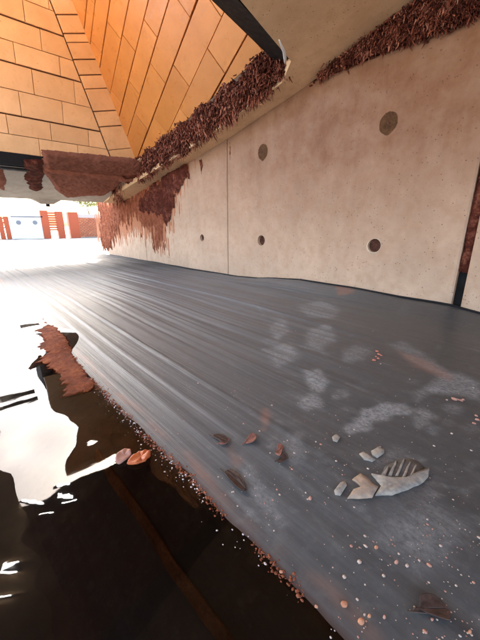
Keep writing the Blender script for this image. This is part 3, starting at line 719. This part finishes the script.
# small lamp bracket below the far beam
bp = on(48, 200, 0, 5.2)
lamp = empty('beam_bracket', tuple(bp*S)); tag(lamp, 'small grey fitting hanging under the far beam edge', 'fitting')
MB().prism([bp+np.array([-.02, .42, .05]), bp+np.array([.3, .42, .05]), bp+np.array([.3, -.40, .05]), bp+np.array([-.02, -.40, .05])], [bp+np.array([.05, .16, -.10]), bp+np.array([.2, .16, -.10]), bp+np.array([.2, -.14, -.10]), bp+np.array([.05, -.14, -.10])]).build('mount', M_BEAM, lamp)
MB().tube([bp+np.array([.1, 0, -.06]), bp+np.array([.1, 0, -.17])], .05, 10).build('stub', M_TRIM, lamp)

for k_, (pu, pz) in enumerate(((1.78, 2.24), (2.02, 2.18))):  # unseen pipes, added only to mirror as dark arcs in the water
    o = MB().tube([(pu+.05*math.sin(v_*1.3), v_, pz+.03*math.sin(v_)) for v_ in np.linspace(3.56, 7.4, 15)], .045, 8).build('added_pipe', M_TRIM, smooth=True)
    tag(o, ('unseen dark pipe added for its dark bar in the water, nearer the slab', 'unseen dark pipe added for its dark bar in the water, farthest from the slab')[k_], 'pipe', 'pipes added for dark bars in the water')
# lamps under the slab over the water (seen mirrored in it)
M_LAMP = bpy.data.materials.new('lit tube'); M_LAMP.use_nodes = True; g = G(M_LAMP)
g.b.inputs['Emission Color'].default_value = (1, .97, .92, 1); g.b.inputs['Emission Strength'].default_value = 14
MC = CAM.copy(); MC[2] = 2*WATER_Z-CAM[2]
for k, (x, y) in enumerate([(30, 499), (37, 500), (63, 485), (65, 493), (69, 499), (45, 518), (5, 583)]):
    r = ray(x, y)*np.array([1, 1, -1]); t = .5
    while MC[2]+r[2]*t < zsof(MC[0]+r[0]*t)-.02: t += .005
    P = MC+r*t; d = ray(x+4, y-3)-ray(x, y); d[2] = 0; d /= np.linalg.norm(d); hl = .09
    d3 = np.array([d[0], d[1], 0]); d3[2] = (zsof(P[0]+d[0]*.1)-zsof(P[0]))/.1; d3 /= np.linalg.norm(d3)
    o = empty('ceiling_lamp', tuple(P*S)); tag(o, 'small lit tube lamp under the slab, mirrored ' + ('left of the small upper pair', 'right of the small upper pair', 'topmost in the water', 'just below the topmost streak', 'third from the top at right', 'as the long lone streak', 'lowest at the left border')[k], 'lamp', 'tube lamps under the slab over the water')
    MB().tube([P-d3*hl, P+d3*hl], .014, 8).build('tube', M_LAMP, o)
    MB().prism([P-d3*(hl+.03)+np.array([0, -.02, .012]), P+d3*(hl+.03)+np.array([0, -.02, .012]), P+d3*(hl+.03)+np.array([0, .02, .012]), P-d3*(hl+.03)+np.array([0, .02, .012])], [P-d3*(hl+.03)+np.array([0, -.03, .04]), P+d3*(hl+.03)+np.array([0, -.03, .04]), P+d3*(hl+.03)+np.array([0, .03, .04]), P-d3*(hl+.03)+np.array([0, .03, .04])]).build('housing', M_TRIM, o)

# ------------------------------------------------------------------ things outside
M_OR = mat('orange paint', (.52, .11, .02), .5); M_ORD = mat('dark orange paint', (.42, .07, .015), .5); M_WH = mat('white render', (.78, .78, .76), .7)
M_BRK = mat('orange brick', (.48, .13, .045), .8); g = G(M_BRK); oi = g.n('ShaderNodeObjectInfo')
g.l(g.mix(oi.outputs['Random'], (.40, .09, .03), (.55, .17, .06)), g.b.inputs['Base Color']); M_MORT = mat('mortar', (.5, .42, .36), .9); M_GREY = mat('grey steel', (.2, .2, .21), .5)
OU = 26.
def opt(x, y): return on(x, y, 0, OU)
def obox(mb, x0, y0, x1, y1, d=.3, lift=0, front=0):
    a = opt(x0, y1); b = opt(x1, y0); zt = opt(x0, y0)[2]; zb = a[2] if lift else -.02
    return mb.box((OU-front, min(a[1], b[1]), zb), (OU+d, max(a[1], b[1]), zt))
t = empty('orange_gate', (OU*S, opt(52, 220)[1]*S, 0)); tag(t, 'orange slatted panel between two posts far beyond the canopy', 'screen')
obox(MB(), 43, 210.5, 47, 231, .3, 0, .06).build('post', M_ORD, t); obox(MB(), 58, 211.5, 62, 231, .3, 0, .06).build('post', M_ORD, t)
for k in range(8): obox(MB(), 47.2, 212+k*2.4, 57.8, 213.9+k*2.4, .1, 1).build('slat', M_OR, t)
t = empty('brick_wall', (OU*S, opt(86, 220)[1]*S, 0)); tag(t, 'orange brick wall behind the far end of the concrete wall', 'wall')
obox(MB(), 70, 212, 77, 231, .4, 0, .08).build('pier', M_ORD, t); obox(MB(), 77.1, 214, 112, 231, .2).build('mortar_bed', M_MORT, t)
brick_me = None
a = opt(77.5, 230); b = opt(111, 214.5); W = abs(b[1]-a[1]); bw, bh_ = W/11, .118; ytop = max(a[1], b[1])
bmx = MB().box((-.03, -bw/2+.02, -bh_/2+.012), (.03, bw/2-.02, bh_/2-.012)); bm_me = bmx.build('brick', M_BRK, t); bm_base = bm_me
first = True
for rI in range(14):
    for cI in range(11):
        yy = ytop-(cI+.5+(.5 if rI % 2 else 0))*bw
        if yy < ytop-W: continue
        o = bm_base if first else bm_base.copy()
        if not first: COL.objects.link(o); o.parent = t
        first = False; o.location = Vector((OU*S-.02, yy*S, (.12+rI*bh_)*S))-Vector(t.location)
t = empty('white_wall', (OU*S, opt(26, 222)[1]*S, 0)); tag(t, 'low white wall with two round grey portholes beside the orange screen', 'wall')
obox(MB(), 11, 217, 41.5, 232, .4).build('wall', M_WH, t); obox(MB(), 10.5, 215.7, 42, 216.9, .5, 1, .06).build('coping', M_GREY, t)
for x in (18.5, 35):
    P = opt(x, 222.5); MB().tube([P+np.array([-.03, 0, 0]), P+np.array([-.005, 0, 0])], .17, 20).build('porthole', M_GREY, t); MB().tube([P+np.array([-.05, 0, 0]), P+np.array([-.028, 0, 0])], .11, 16).build('pane', M_GREY, t)
t = empty('red_post', (OU*S, opt(4, 222)[1]*S, 0)); tag(t, 'red and white lattice stand at the far left', 'stand')
for x in (-6, 0, 6): obox(MB(), x, 216.5, x+1.6, 232, .12).build('post', M_ORD, t)
for y in (217.5, 222, 227): obox(MB(), -6, y, 8, y+1.3, .10, 1, -.14).build('rail', M_OR, t)
# pale tree beyond the brick wall
tree = empty('leafy_tree', (46*S, -9*S, 0)); P = on(88, 203, 0, 46.); tree.location = (46*S, P[1]*S, 0)
tag(tree, 'yellow green tree standing beyond the brick wall', 'tree')
MB().tube([(46, P[1], -.02), (46, P[1]+.1, 1.4), (46.1, P[1], 2.6), (46, P[1]+.2, 3.6)], [.22, .17, .12, .05], 8).build('trunk', mat('bark', (.12, .09, .06), .9), tree)
lv = MB(); 
for k in range(2200):
    q = rng.normal(0, 1, 3); q /= np.linalg.norm(q); q = q*np.array([1.5, 2.0, 1.1])*rng.uniform(.5, 1)**.5*(1+.35*math.sin(5*q[1])*math.cos(4*q[0])); c = np.array([46, P[1], P[2]+.5])+q
    u_ = rng.normal(0, 1, 3); u_ /= np.linalg.norm(u_); v_ = np.cross(u_, rng.normal(0, 1, 3)); v_ /= np.linalg.norm(v_)
    lv.add([c-u_*.13, c+v_*.06, c+u_*.13, c-v_*.06], [(0, 1, 2, 3)])
lv.build('crown', mat('yellow green leaf', (.14, .15, .03), .6), tree)

# ------------------------------------------------------------------ litter on the floor
def zf(u, v):
    i = min(max(np.searchsorted(uu, u), 0), len(uu)-1); j = min(max(np.searchsorted(vv, v), 0), len(vv)-1); return ZZ[i, j]
def gp(x, y):
    u, v = fpt(x, y); z = zf(u, v); u, v = fpt(x, y, z); return np.array([u, v, zf(u, v)])
def slabpix(pix, th, name, m, parent=None, lift=.004, dome=.0, jag=0.):
    """thin solid with the outline of the pixel polygon, laid on the floor; domed top"""
    J = []
    for i_ in range(len(pix)):
        (x0, y0), (x1, y1) = pix[i_], pix[(i_+1) % len(pix)]; L_ = math.hypot(x1-x0, y1-y0); ns_ = max(1, int(L_/3))
        for k_ in range(ns_): J.append((x0+(x1-x0)*k_/ns_+random.uniform(-.35, .35)*(k_ > 0), y0+(y1-y0)*k_/ns_+random.uniform(-.35, .35)*(k_ > 0)))
    P = [gp(*q) for q in J]; c = np.mean(P, 0); n = len(P)
    base = [p_+np.array([0, 0, lift]) for p_ in P]; mid = [p_+np.array([0, 0, lift+th]) for p_ in P]
    inn = [c+(p_-c)*.6+np.array([0, 0, lift+th+dome*random.uniform(.6, 1.2)]) for p_ in P]
    v = base+mid+inn+[c+np.array([0, 0, lift+th+dome*1.2])]
    f = [list(range(n))[::-1]]+[(k*n+i, k*n+(i+1) % n, (k+1)*n+(i+1) % n, (k+1)*n+i) for k in (0, 1) for i in range(n)]+[(2*n+i, 2*n+(i+1) % n, 3*n) for i in range(n)]
    mb = MB().add(v, f); o = mb.build(name, m, parent, smooth=True)
    if name == 'pebble': o.modifiers.new('round', 'SUBSURF').levels = 1; o.modifiers['round'].render_levels = 1
    return o
def flake_mat(name, a, b, sc=60, rough=.7):
    m = mat(name, a, rough, .3); g = G(m); p = g.coord(); n_ = g.noise(p, sc, 5, .7)
    g.l(g.mix(g.ramp(n_, [(.35, 0.), (.65, 1.)]), a, b), g.b.inputs['Base Color']); g.l(g.bump(n_, .4, .002), g.b.inputs['Normal']); return m
M_CREAM = flake_mat('cream flake', (.42, .36, .28), (.22, .20, .175)); M_CREAM2 = flake_mat('buff flake', (.46, .33, .23), (.28, .22, .17))
M_LEAFD = flake_mat('dark wet leaf', (.030, .018, .014), (.085, .05, .038), 50, .35); M_LEAFR = flake_mat('red brown leaf', (.16, .055, .035), (.30, .13, .09), 60, .5)
M_ORL = flake_mat('orange leaf', (.58, .15, .045), (.40, .08, .025), 50, .35); M_PINK = flake_mat('pink chip', (.52, .27, .19), (.42, .2, .14)); M_SPECK = flake_mat('cream speck', (.62, .50, .42), (.5, .36, .28))
sc0 = gp(388, 484); scrap = empty('dried_scrap', tuple(sc0*S)); tag(scrap, 'pale fish shaped dried scrap with comb like ribs on the dark floor', 'scrap')
slabpix([(375, 497), (381, 487), (371, 475), (384, 478), (398, 479), (412, 478), (423, 474), (429, 469), (428, 478), (421, 485), (408, 491), (392, 496)], .005, 'body', M_CREAM, scrap, dome=.006)
slabpix([(347, 500), (353, 491), (361, 488), (352, 481), (360, 475), (366, 478), (372, 484), (378, 488), (372, 499), (360, 500)], .005, 'tail', M_CREAM2, scrap, dome=.005)
for (x0, y0, x1, y1, x2, y2) in [(380, 478, 388, 468, 385, 478), (388, 477, 396, 462, 391.5, 477), (395, 477, 404, 460, 398, 477), (402, 478, 410, 463, 405.5, 478), (409, 478, 416, 466, 412, 478)]:
    slabpix([(x0, y0), (x1-.6, y1), (x1+.6, y1+.3), (x2, y2)], .004, 'rib', M_CREAM, scrap, dome=.002)
slabpix([(379, 480), (384, 468), (396, 461), (408, 459), (418, 462), (424, 468), (425, 475), (412, 480), (396, 480)], .0015, 'film', flake_mat('dark leaf film', (.10, .09, .08), (.16, .145, .125), 40), scrap, lift=.002, dome=.001)
for pix, lb, m_ in (([(359, 455), (363, 453), (370, 457), (375, 461), (372, 463), (364, 461)], 'small pale flake above the fish shaped scrap, left one', M_CREAM),
    ([(371, 452), (378, 448), (384, 450), (384, 454), (377, 459), (372, 456)], 'small pale flake above the fish shaped scrap, right one', M_CREAM),
    ([(334, 492), (340, 484), (345, 482), (347, 486), (340, 497), (335, 496)], 'pale flake just left of the scrap tail', M_CREAM),
    ([(332, 438), (336, 435), (340, 438), (337, 443), (333, 442)], 'round grey flake left of the long dusty mark', M_CREAM),
    ):
    tag(slabpix(pix, .004, 'pale_flake', m_, dome=.004), lb, 'flake')
def leaf(pix, m_, lb, curl=.05, name='fallen_leaf', stem=None):
    """outline given as left side then right side (tip to base to tip): a curled sheet with thickness and midrib"""
    P = [gp(*q) for q in pix]; c = np.mean(P, 0); n = len(P)
    d = P[n//2]-P[0]; d /= np.linalg.norm(d); s_ = np.array([-d[1], d[0], 0])
    o = empty(name, tuple(c*S)); tag(o, lb, 'leaf')
    def lift(p_): x = (p_-c)@s_; y = (p_-c)@d; return .008+curl*(abs(x)/.08)**1.5*.6+curl*.12*math.sin(y*14)+.004*random.random()
    K = 4; v = []; 
    for k in range(K+1):
        f_ = 1-k/K*.97
        ax = lambda p_: c+d*((p_-c)@d)
        v += [(lambda q: q+np.array([0, 0, max(.004, lift(q))]))(ax(p_)*(1-f_)+p_*f_) for p_ in P]
    top = [(k*n+i, k*n+(i+1) % n, (k+1)*n+(i+1) % n, (k+1)*n+i) for k in range(K) for i in range(n)]
    me = mesh('blade', np.array(v)*S, top, True); ob = link('blade', me, m_, o)
    sb = ob.modifiers.new('round', 'SUBSURF'); sb.levels = 1; sb.render_levels = 2
    sm = ob.modifiers.new('thick', 'SOLIDIFY'); sm.thickness = .0025; sm.offset = 0
    mid = [P[0]*(1-t)+P[n//2]*t for t in np.linspace(-.12, 1, 7)]
    MB().tube([p_+np.array([0, 0, .007+max(0, curl*.12*math.sin(((p_-c)@d)*14))]) for p_ in mid], [.0025, .0025, .0025, .002, .002, .0016, .001], 6).build('midrib', m_, o)
    return o
leaf([(411, 614), (418, 611), (426, 615), (434, 620), (442, 624), (450, 628), (449, 617), (443, 607), (434, 600), (425, 597), (417, 599), (421, 607)], M_LEAFD, 'large dark curled leaf at the lower right of the floor', .06)
leaf([(211, 437), (217, 440), (223, 446), (229, 445), (227, 439), (219, 435)], M_LEAFD, 'small dark leaf on the floor nearest the pool, upper one', .03)
leaf([(223, 473), (229, 481), (233, 487), (240, 493), (247, 496), (245, 487), (242, 480), (237, 475), (230, 470)], M_LEAFD, 'ragged dark leaf lying lower beside the pool edge', .04)
leaf([(243, 445), (247, 441), (251, 435), (257, 437), (256, 443), (250, 446)], M_LEAFR, 'red brown crumpled leaf right of the small dark leaf', .05)
leaf([(276, 463), (280, 460), (284, 454), (289, 460), (284, 463), (280, 467)], M_LEAFD, 'dark curled leaf tip on a dusty smear', .06)
leaf([(276, 452), (278, 445), (283, 447), (282, 456), (279, 460)], M_LEAFR, 'thin pinkish leaf shard standing by the dark curled leaf', .03)
leaf([(218, 445), (224, 440), (229, 440), (229, 444), (224, 447)], M_LEAFR, 'reddish leaf bit beside the small dark leaf', .03)
def chips(pts, m_, lb, r=(.008, .018), name='red_crumbs'):
    o = empty(name, tuple(gp(*pts[0])*S)); tag(o, lb, 'crumbs')
    for k, (x, y) in enumerate(pts):
        P = gp(x, y); rr_ = random.uniform(*r); v = []; bmm = bmesh.new(); bmesh.ops.create_icosphere(bmm, subdivisions=1, radius=1)
        vs = [np.array(q.co)*rr_*np.array([1, random.uniform(.6, 1), .6])*random.uniform(.75, 1.2)+P+np.array([0, 0, rr_*.4]) for q in bmm.verts]
        bmm.verts.index_update(); fs = [[q.index for q in f_.verts] for f_ in bmm.faces]; bmm.free()
        MB().add(vs, fs).build('crumb', m_, o, smooth=True)
M_REDC = flake_mat('red crumb', (.48, .12, .07), (.55, .25, .17))
chips([(377, 352), (379, 355), (376, 357), (381, 356), (378, 359), (374, 361)], M_REDC, 'red crumb cluster in the middle of the dark floor')
chips([(454, 400), (458, 400), (461, 401), (463, 400)], M_PINK, 'pink crumbs at the right edge of the dusty band')
chips([(476, 416), (477, 420), (474, 424)], M_PINK, 'pink crumbs at the far right border of the floor')
M_ORC = flake_mat('orange chip', (.60, .30, .16), (.42, .17, .09))
for pix, lb in (((344, 606), 'orange chip left of the dark leaf, largest'), ((369, 618), 'orange pebble midway between orange chip and dark leaf'), ((376, 549), 'orange pebble alone above the dark leaf'), ((469, 634), 'orange chip in the lower right corner'), ((384, 619), 'pinkish pebble just left of the dark leaf tip'), ((361, 623), 'cream pebble beside the largest orange chip'), ((281, 575), 'red orange pebble on the pool edge'), ((316, 610), 'coral pebble low on the pool edge'), ((396, 564), 'pale ring shaped pebble on the lower floor'), ((310, 500), 'pale pebble left of the scrap')):
    x, y = pix; r = 4.4 if 'largest' in lb else 2.3
    n = 9; pts = [(x+r*random.uniform(.7, 1.1)*math.cos(t), y+r*random.uniform(.8, 1.25)*math.sin(t)) for t in np.arange(n)*2*math.pi/n]
    tag(slabpix(pts, .003, 'pebble', M_ORC if 'orange' in lb or 'coral' in lb else M_PINK, dome=.005), lb, 'pebble')
# countless specks on the floor
def specks(name, m_, pts, rads, lb, zoff=0, cat='specks'):
    V = []; Fc = []
    bmm = bmesh.new(); bmesh.ops.create_icosphere(bmm, subdivisions=1, radius=1); bmm.verts.index_update()
    base = np.array([q.co[:] for q in bmm.verts]); fs = np.array([[q.index for q in f_.verts] for f_ in bmm.faces]); bmm.free()
    for P, r in zip(pts, rads):
        Fc += (fs+len(V)).tolist(); V += (base*r*np.array([random.uniform(.7, 1.3), random.uniform(.6, 1.4), .38])+P+np.array([0, 0, r*.25+zoff])).tolist()
    return tag(link(name, mesh(name, np.array(V)*S, Fc, True), m_), lb, cat, kind='stuff')
pts = []; rads = []
while len(pts) < 460:
    x = random.uniform(150, 482); y = random.uniform(330, 645)
    if random.random() > (y-250)/390 or float(smoothnoise(x*.02, y*.02, 55, 2)) < random.uniform(-.6, .3): continue
    P = gp(x, y)
    if P[1] > SHORE-.03: continue
    pts.append(P); rads.append(.0018+.0055*random.random()**6)
k = int(len(pts)*.6)
specks('speck', M_SPECK, pts[:k], rads[:k], 'tiny cream specks scattered over the dark floor'); specks('speck', M_PINK, pts[k:], rads[k:], 'tiny pinkish grit scattered over the dark floor')
# foam bubbles and grit along the waterline
M_BUB = mat('foam bubble', (.55, .46, .42), .08, .8)
pts = []; rads = []
for k in range(300):
    u = random.uniform(-5.2, -2.0) if k % 3 else random.uniform(-4.2, -3.2)
    e_ = SHORE+.025*float(smoothnoise(u*3.2, .5, 31, 4)); v = e_+abs(random.gauss(0, .035))-.005
    pts.append(np.array([u, v, wz(u, v)+.001])); rads.append(.0014+.0038*random.random()**2)
specks('foam_bubble', M_BUB, pts, rads, 'tiny pale bubbles floating along the pool edge')
pts = []; rads = []
for k in range(1500):
    u = random.uniform(-5.3, -2.2); e_ = SHORE+.025*float(smoothnoise(u*3.2, .5, 31, 4))
    if float(smoothnoise(u*5, 0, 81, 2)) < -.25: continue
    v = e_+.002+random.gauss(0, .011); pts.append(np.array([u, v, max(zf(u, v), WATER_Z)])); rads.append(.0015+.005*random.random()**2)
specks('shore_grit', M_RUST, pts, rads, 'dark red grit gathered in a line at the pool edge')
# canopy's rusty reflection painted as a film on the water, streaked on its pool side
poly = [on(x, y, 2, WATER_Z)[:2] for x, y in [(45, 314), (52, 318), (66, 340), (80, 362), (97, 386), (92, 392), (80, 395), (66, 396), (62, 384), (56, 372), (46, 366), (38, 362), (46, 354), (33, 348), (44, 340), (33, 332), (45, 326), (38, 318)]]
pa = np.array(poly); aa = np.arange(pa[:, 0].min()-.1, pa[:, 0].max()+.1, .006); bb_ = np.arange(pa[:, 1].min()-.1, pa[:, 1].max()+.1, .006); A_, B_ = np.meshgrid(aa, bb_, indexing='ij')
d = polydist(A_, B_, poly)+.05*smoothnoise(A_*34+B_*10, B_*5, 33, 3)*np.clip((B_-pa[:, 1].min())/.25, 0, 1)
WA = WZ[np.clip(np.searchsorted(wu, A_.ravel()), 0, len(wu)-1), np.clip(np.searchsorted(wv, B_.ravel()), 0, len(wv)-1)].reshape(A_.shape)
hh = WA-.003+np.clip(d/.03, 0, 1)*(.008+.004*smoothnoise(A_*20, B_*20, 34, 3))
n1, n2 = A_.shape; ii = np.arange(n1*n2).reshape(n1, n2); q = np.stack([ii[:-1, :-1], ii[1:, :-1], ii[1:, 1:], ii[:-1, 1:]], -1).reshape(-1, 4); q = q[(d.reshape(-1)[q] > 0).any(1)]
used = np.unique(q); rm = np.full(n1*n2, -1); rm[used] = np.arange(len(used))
me = mesh('rust_reflection', np.stack([A_, B_, hh], -1).reshape(-1, 3)[used]*S, rm[q], True)
tag(link('rust_reflection', me, crust_material('painted rust reflection', [(.06, .014, .005), (.17, .038, .010), (.27, .075, .022)], .8)), 'rust brown reflection of the canopy painted as a film on the water', 'reflection', kind='stuff')
# orange leaf floating by the edge
def wp(x, y): P = on(x, y, 2, WATER_Z); return P
fl = empty('floating_leaf', tuple(wp(130, 458)*S)); tag(fl, 'wet orange leaf floating in the dark water by the edge', 'leaf')
for pix, nm, m_, hgt in (([(114, 464), (116, 459), (119, 454.5), (122, 453), (125, 450.5), (129, 450.5), (132, 452), (131, 455), (133, 457), (129, 459), (127, 462), (122, 464), (119, 467)], 'blade', M_PINK, .03), ([(124, 466), (130, 461), (133, 457), (137, 456), (138, 453), (143, 454), (146, 451.5), (149, 453), (152, 452), (150.5, 456), (152, 459), (147, 460), (147, 464), (141, 463.5), (138, 467), (131, 467)], 'blade', M_ORL, .02)):
    P = [wp(*q) for q in pix]; c = np.mean(P, 0); n = len(P)
    v = [p_+np.array([0, 0, -.003]) for p_ in P]+[p_+np.array([0, 0, .012+random.uniform(0, hgt)]) for p_ in P]+[c+(p_-c)*.5+np.array([0, 0, .01+random.uniform(0, hgt*.7)]) for p_ in P]+[c+np.array([0, 0, .015])]
    MB().add(v, [list(range(n))[::-1]]+[(k*n+i, k*n+(i+1) % n, (k+1)*n+(i+1) % n, (k+1)*n+i) for k in (0, 1) for i in range(n)]+[(2*n+i, 2*n+(i+1) % n, 3*n) for i in range(n)]).build(nm, m_, fl, smooth=True).modifiers.new('round', 'SUBSURF').render_levels = 1
